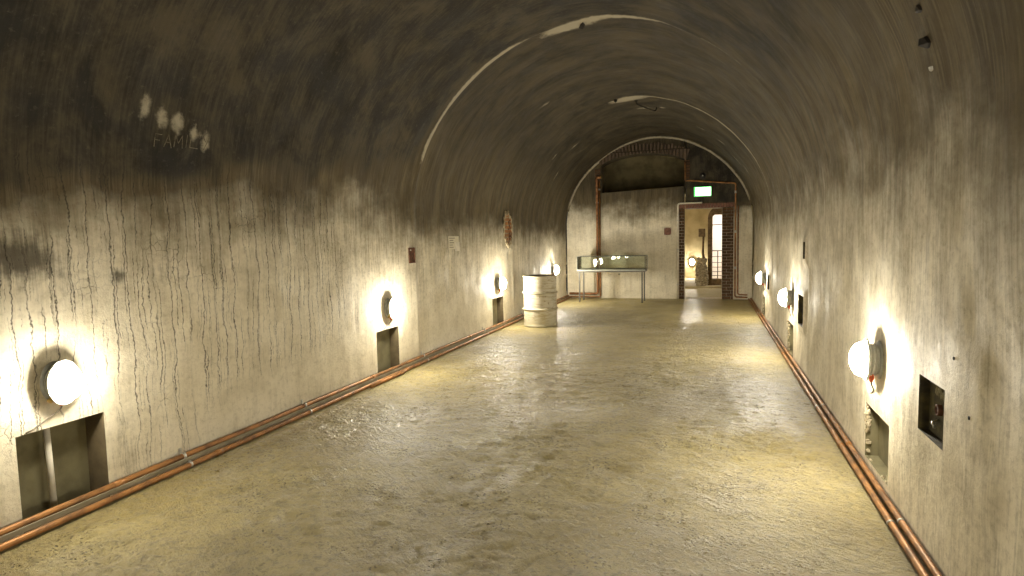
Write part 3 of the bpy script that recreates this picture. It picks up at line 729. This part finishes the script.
# scratched word high on the left side of the vault
def onvault(y, s, off=.004):
    x, z, nx, nz_ = [float(v) for v in prof(s)]
    d = (fbm(np.array(y*1.7), np.array(s*1.1), 4, 21)-.5)*.05 + (fbm(np.array(y*7), np.array(s*1.6), 3, 5)-.5)*.012
    d = float(d)+off
    return (x+nx*d, y, z+nz_*d)
s = MB(); G = {'F': [[(0,0),(0,1)],[(0,1),(.6,1)],[(0,.55),(.45,.55)]], 'A': [[(0,0),(.35,1),(.7,0)],[(.15,.4),(.55,.4)]], 'M': [[(0,0),(.05,1),(.4,.35),(.75,1),(.85,0)]], 'I': [[(.1,0),(.1,1)]], 'L': [[(0,1),(0,0),(.9,0)]], 'Y': [[(0,1),(.35,.5)],[(.75,1),(.2,-.25)]]}
yy = 3.04; s0 = s_at(-3.42, 2.15); H_ = .085
for ch, adv in zip('FAMILY', (.070,.075,.090,.040,.105,.07)):
    for st in G[ch]:
        pts = []
        for (a, b), (c, d) in zip(st, st[1:]):
            for k in range(6): pts.append((a+(c-a)*k/6, b+(d-b)*k/6))
        pts.append(st[-1])
        s.tube([onvault(yy+a*.08, s0 - b*H_ - (yy-3.0)*.12, .001) for a, b in pts], .0026, 6)
    yy += adv
o = s.build('scratched_word', M['scratch']); tag(o, 'word FAMILY scratched faintly into the dark vault, below pale spots', 'graffiti')

# iron hook rod hanging at the crown, small iron stubs
hk = empty('ceiling_hook', (-1.23, 10.93, 3.86), 0, label='thin black iron rod with a bent end hanging from the crown of the vault', cat='hook')
MB().tube([(0,0,.04),(0,0,-.01),(.10,.13,-.045),(.30,.40,-.085),(.315,.42,-.02)], .012, 8, .03).build('rod', M['dark'], hk)
MB().lathe([(.03,.045),(.03,.03),(0,.03)], 12).build('mount', M['dark'], hk)
def stub(y, s, r, label, seed):
    p = onvault(y, s, 0); o = MB().blob((0,0,0), r, .35, 1, seed, (1,1,1)).blob((0,r*.9,r*.3), r*.6, .4, 1, seed+1).build('iron_stub', M['dark']); o.location = p
    tag(o, label, 'iron stub', 'iron stubs in the vault')
stub(3.02, s_at(.846,2.438), .022, 'dark iron stub highest on the right side of the vault', 1)
stub(3.05, s_at(.888,2.311), .030, 'chipped iron stub below the highest one on the right side of the vault', 5)
stub(6.86, s_at(-1.36,3.896), .04, 'black iron stub at the crown in the near pale patch', 9)
stub(10.60, s_at(-1.55,3.9), .04, 'black stub beside the hanging rod in the far pale patch', 12)
p = onvault(3.08, s_at(.90,2.20), .004); o = MB().blob((0,0,0), .012, .3, 1, 2).build('lime_chip', M['clamp']); o.location = p; tag(o, 'tiny pale chip under the iron stubs on the right', 'chip')
for (y, z, lb) in ((2.87,.98,'small dark peg hole in the right wall above the large recess edge'), (2.70,.78,'small dark peg hole low in the nearest part of the right wall')):
    o = MB().lathe([(0,.004),(.007,.003),(.008,0)], 12, Matrix.Translation((AR-.001,y,z)) @ Matrix.Rotation(-PI/2,4,'Y')).build('peg_hole', M['dark']); tag(o, lb, 'hole')

# ------------------------------------------------------------------ steel drum
dr = empty('steel_drum', (-2.825, 10.16, 0), 0, label='whitewashed steel oil drum standing by the left wall pipes', cat='drum')
R0 = .292
pf = [(0,.012),(R0-.02,.012),(R0-.006,.0),(R0+.006,.004),(R0+.007,.018),(R0-.002,.026),(R0-.004,.05)]
for zc in (.30, .585):
    pf += [(R0-.002,zc-.045),(R0-.001,zc-.022),(R0+.018,zc-.010),(R0+.024,zc),(R0+.018,zc+.010),(R0-.001,zc+.022),(R0-.002,zc+.045)]
for zc in (.10,.14,.18,.68,.72,.76,.80): pf.append((R0-.004+ (.004 if int(zc*100)%8 == 0 else 0), zc)) 
pf = sorted(pf[7:], key=lambda q: q[1]); pf = [(0,.012),(R0-.02,.012),(R0-.006,.0),(R0+.006,.004),(R0+.007,.018),(R0-.002,.026),(R0-.004,.05)] + pf
pf += [(R0-.003,.855),(R0,.862)]
MB().lathe(pf, 64).build('body', M['drum'], dr, 50)
MB().lathe([(R0-.002,.858),(R0+.008,.862),(R0+.010,.872),(R0+.004,.880),(R0-.006,.878),(R0-.010,.868),(R0-.010,.855)], 64).build('rim', M['drum'], dr)
MB().lathe([(0,.846),(R0-.012,.846),(R0-.010,.858)], 64).build('lid', M['rust'], dr, 40)
MB().lathe([(.035,.846),(.035,.860),(.028,.862),(0,.862)], 20, Matrix.Translation((.17,.05,0))).build('bung', M['rust'], dr, 40)

# ------------------------------------------------------------------ display case
X0, X1, Y0, Y1 = -2.99, -1.39, 14.05, 14.62
dc = empty('display_case', (0,0,0), 0, label='empty glass-topped display case on thin steel legs before the end wall', cat='display case')
MB().box(((X0+X1)/2,(Y0+Y1)/2,.755),(X1-X0,Y1-Y0,.022), bev=.004).build('base_board', M['shelf'], dc)
s = MB(); fw = .020
for y in (Y0+.02, Y1-.02): s.box(((X0+X1)/2,y,.728),(X1-X0-.02,fw,.032), bev=.002)
for x in (X0+.02, X1-.02): s.box((x,(Y0+Y1)/2,.728),(fw,Y1-Y0-.06,.032), bev=.002)
s.build('support_frame', M['steel'], dc)
for x in (X0+.055, X1-.075):
    for y in (Y0+.03, Y1-.04):
        f = MB().box((x,y,.357),(.032,.032,.706), bev=.003).build('leg', M['steel'], dc)
        MB().lathe([(0,0),(.02,0),(.02,.010),(.012,.014)], 16, Matrix.Translation((x,y,-.004))).build('foot', M['dark'], f)
for nm, c, d in (('glass_pane',((X0+X1)/2,Y0+.012,.92),(X1-X0-.02,.006,.306)), ('glass_pane',((X0+X1)/2,Y1-.012,.92),(X1-X0-.02,.006,.306)),
                 ('glass_pane',(X0+.012,(Y0+Y1)/2,.92),(.006,Y1-Y0-.03,.306)), ('glass_pane',(X1-.012,(Y0+Y1)/2,.92),(.006,Y1-Y0-.03,.306)), ('glass_top',((X0+X1)/2,(Y0+Y1)/2,1.078),(X1-X0,Y1-Y0,.006))):
    MB().box(c, d).build(nm, M['glass'], dc)
s = MB(); e = .009
for z in (.773, 1.083):
    for y in (Y0+.006, Y1-.006): s.box(((X0+X1)/2,y,z),(X1-X0,e,e))
    for x in (X0+.006, X1-.006): s.box((x,(Y0+Y1)/2,z),(e,Y1-Y0,e))
for x in (X0+.006, X1-.006):
    for y in (Y0+.006, Y1-.006): s.box((x,y,.93),(e*.8,e*.8,.30))
s.build('edge_frame', M['frame'], dc)
MB().box((X1+.02, Y0+.01, .765),(.05,.03,.03), bev=.004).build('lock', M['steel'], dc)

# ------------------------------------------------------------------ room beyond the doorway
D1 = END+.45
def slab(name, pts, m, label):
    o = MB().poly(pts).build(name, m); return tag(o, label, kind='structure')
o = MB().poly([(-3,END-.02,-.006),(3,END-.02,-.006),(3,18.3,-.006),(-3,18.3,-.006)]).build('floor_1', M['floor']); tag(o, 'floor of the room beyond', kind='structure'); set_plane_uv(o,0,1,dict(wet=lambda c: .1+0*c[:,0]))
o = MB().box((0,20.4,.02),(6,4.2,.06)).build('floor_2', M['room']); tag(o, 'raised floor of the room beyond', kind='structure')
slab('wall_6', [(-3,22,0),(3,22,0),(3,22,2.55),(-3,22,2.55)], M['room'], 'far wall of the room beyond')
slab('wall_7', [(-3,D1,0),(-3,22,0),(-3,22,2.55),(-3,D1,2.55)], M['room'], 'left wall of the room beyond')
slab('ceiling_1', [(-3,D1,2.55),(3,D1,2.55),(3,22,2.55),(-3,22,2.55)], M['room'], 'ceiling of the room beyond')
slab('wall_8', [(-3,D1,0),(DOOR[0]-.0,D1,0),(DOOR[0],D1,2.55),(-3,D1,2.55)], M['room'], 'near wall of the room beyond, left')
slab('wall_9', [(DOOR[1],D1,0),(3,D1,0),(3,D1,2.55),(DOOR[1],D1,2.55)], M['room'], 'near wall of the room beyond, right')
# partition with a brown arched frame around a bright opening
XA, XB, YP = -.035, .095, 18.75
o = MB().box((1.85,YP+.1,1.275),(2.3,.2,2.55)).box((.36,YP+.1,2.48),(.8,.2,.14)).build('wall_10', M['room']); tag(o, 'partition beside the bright opening', kind='structure')
xr = .72; prof_o = [(XA,0.0)] + [(XA+.40-.40*math.cos(a), 2.02+.40*math.sin(a)) for a in np.linspace(0, PI/2, 8)] + [(xr+.13, 2.42),(xr+.13,0),(xr,0),(xr,2.14)] + [(XB+.06,2.14),(XB,2.08),(XB,0)]
s = MB(); s.prism([(x, YP-.05, z) for x, z in prof_o], (0,.3,0))
o = s.build('trim_5', M['brownarch']); tag(o, 'brown arched frame of the bright opening', kind='structure')
o = MB().prism([(XA,YP+.05,1.9),(XA,YP+.05,2.45),(XB+.4,YP+.05,2.45),(XB+.4,YP+.05,2.16),(XB+.02,YP+.05,2.16),(XB-.02,YP+.05,1.9)], (0,.1,0)).build('wall_14', M['room']); tag(o, 'wall corner over the arched frame', kind='structure')
o = MB().box(((XB+xr)/2, YP+.1, .13),(xr-XB,.28,.22), bev=.01).build('trim_6', M['brownarch']); tag(o, 'brown threshold of the bright opening', kind='structure')
slab('wall_11', [(-.02,21,0),(3,21,0),(3,21,3),(-.02,21,3)], M['room_white'], 'pale wall behind the bright opening')
slab('wall_12', [(-.02,YP+.25,0),(-.02,21,0),(-.02,21,3),(-.02,YP+.25,3)], M['room_white'], 'pale side wall behind the bright opening')
slab('wall_13', [(2.9,YP,0),(2.9,21,0),(2.9,21,3),(2.9,YP,3)], M['room_white'], 'pale side wall of the bright space')
pn_ = MB().box((1.2,19.9,2.52),(.9,.9,.04)).build('added_light_panel', M['tube']); tag(pn_, 'unseen glowing panel added to light the space beyond the arched opening', 'added light')  # out of view; added so that the space behind the arch is bright
rl = empty('metal_railing', (0,19.35,0), 0, label='thin dark metal railing in the bright opening beyond the doorway', cat='railing')
for x in (.255, .9): MB().tube([(x,0,.05),(x,0,1.06)], .014, 8).build('post', M['rail'], rl)
for z in (1.06,.88,.70,.56,.42,.30): MB().tube([(.0,0,z),(1.3,0,z)], .009 if z < 1 else .014, 8).build('rail', M['rail'], rl)
o = MB().tube([(.08,19.0,1.84),(1.0,19.0,1.87)], .011, 8).build('cross_bar', M['rail']); tag(o, 'thin bar across the upper part of the bright opening', 'bar')
# crumbling masonry stump with a dark post above
st = empty('masonry_stump', (-.20, 18.55, .05), 0, label='crumbling masonry stump with a dark post, beyond the doorway', cat='pillar')
s = MB(); rnd = random.Random(12)
for k in range(150):
    z = rnd.random()**1.0*.82; w = .17 - .055*max(0,z-.45)/.37
    a = rnd.uniform(0, 2*PI)
    s.blob((w*.82*math.cos(a)+ .0, .10*math.sin(a), z), rnd.uniform(.035,.062), .22, 1, k, (1.1,1,.8))
s.box((0,0,.40),(.24,.15,.80)); s.build('rubble_base', M['rubble'], st)
s = MB().tube([(.06,0,.80),(.03,0,.95),(.035,0,1.20),(.045,0,1.45)], .040, 8, rfun=lambda t: 1.0-.35*t+.1*math.sin(9*t)); s.build('post', M['brownarch'], st)
MB().box((.00,0,1.56),(.19,.12,.24), bev=.02).build('cap_block', M['brownarch'], st)

# ------------------------------------------------------------------ camera
f_, yaw, pitch, roll = 600., .318, .0790, -.021
cy, sy = math.cos(yaw), math.sin(yaw)
F = Vector((-sy*math.cos(pitch), cy*math.cos(pitch), -math.sin(pitch))); Rr0 = Vector((cy, sy, 0)); U0 = Rr0.cross(F)
R_ = Rr0*math.cos(roll) + U0*math.sin(roll); U = -Rr0*math.sin(roll) + U0*math.cos(roll)
cam = bpy.data.cameras.new('camera'); co = bpy.data.objects.new('camera', cam); col.objects.link(co)
co.matrix_world = Matrix(((R_.x,U.x,-F.x,0),(R_.y,U.y,-F.y,0),(R_.z,U.z,-F.z,1.5),(0,0,0,1)))
cam.sensor_width = 36; cam.lens = f_/1024*36; cam.clip_start = .05; cam.clip_end = 200
scn.camera = co

# ------------------------------------------------------------------ world and view
w = bpy.data.worlds.new('world'); scn.world = w; w.use_nodes = True
w.node_tree.nodes['Background'].inputs[0].default_value = (.02,.018,.014,1); w.node_tree.nodes['Background'].inputs[1].default_value = 1
v = scn.view_settings; scn.display_settings.display_device = 'sRGB'
v.view_transform = 'Standard'; v.look = 'None'; v.gamma = 1; v.use_curve_mapping = False; v.exposure = 1.3
scn.cycles.max_bounces = 10; scn.cycles.diffuse_bounces = 7; scn.cycles.glossy_bounces = 4; scn.cycles.transparent_max_bounces = 12
scn.cycles.caustics_reflective = False; scn.cycles.caustics_refractive = False
scn.cycles.sample_clamp_indirect = 6
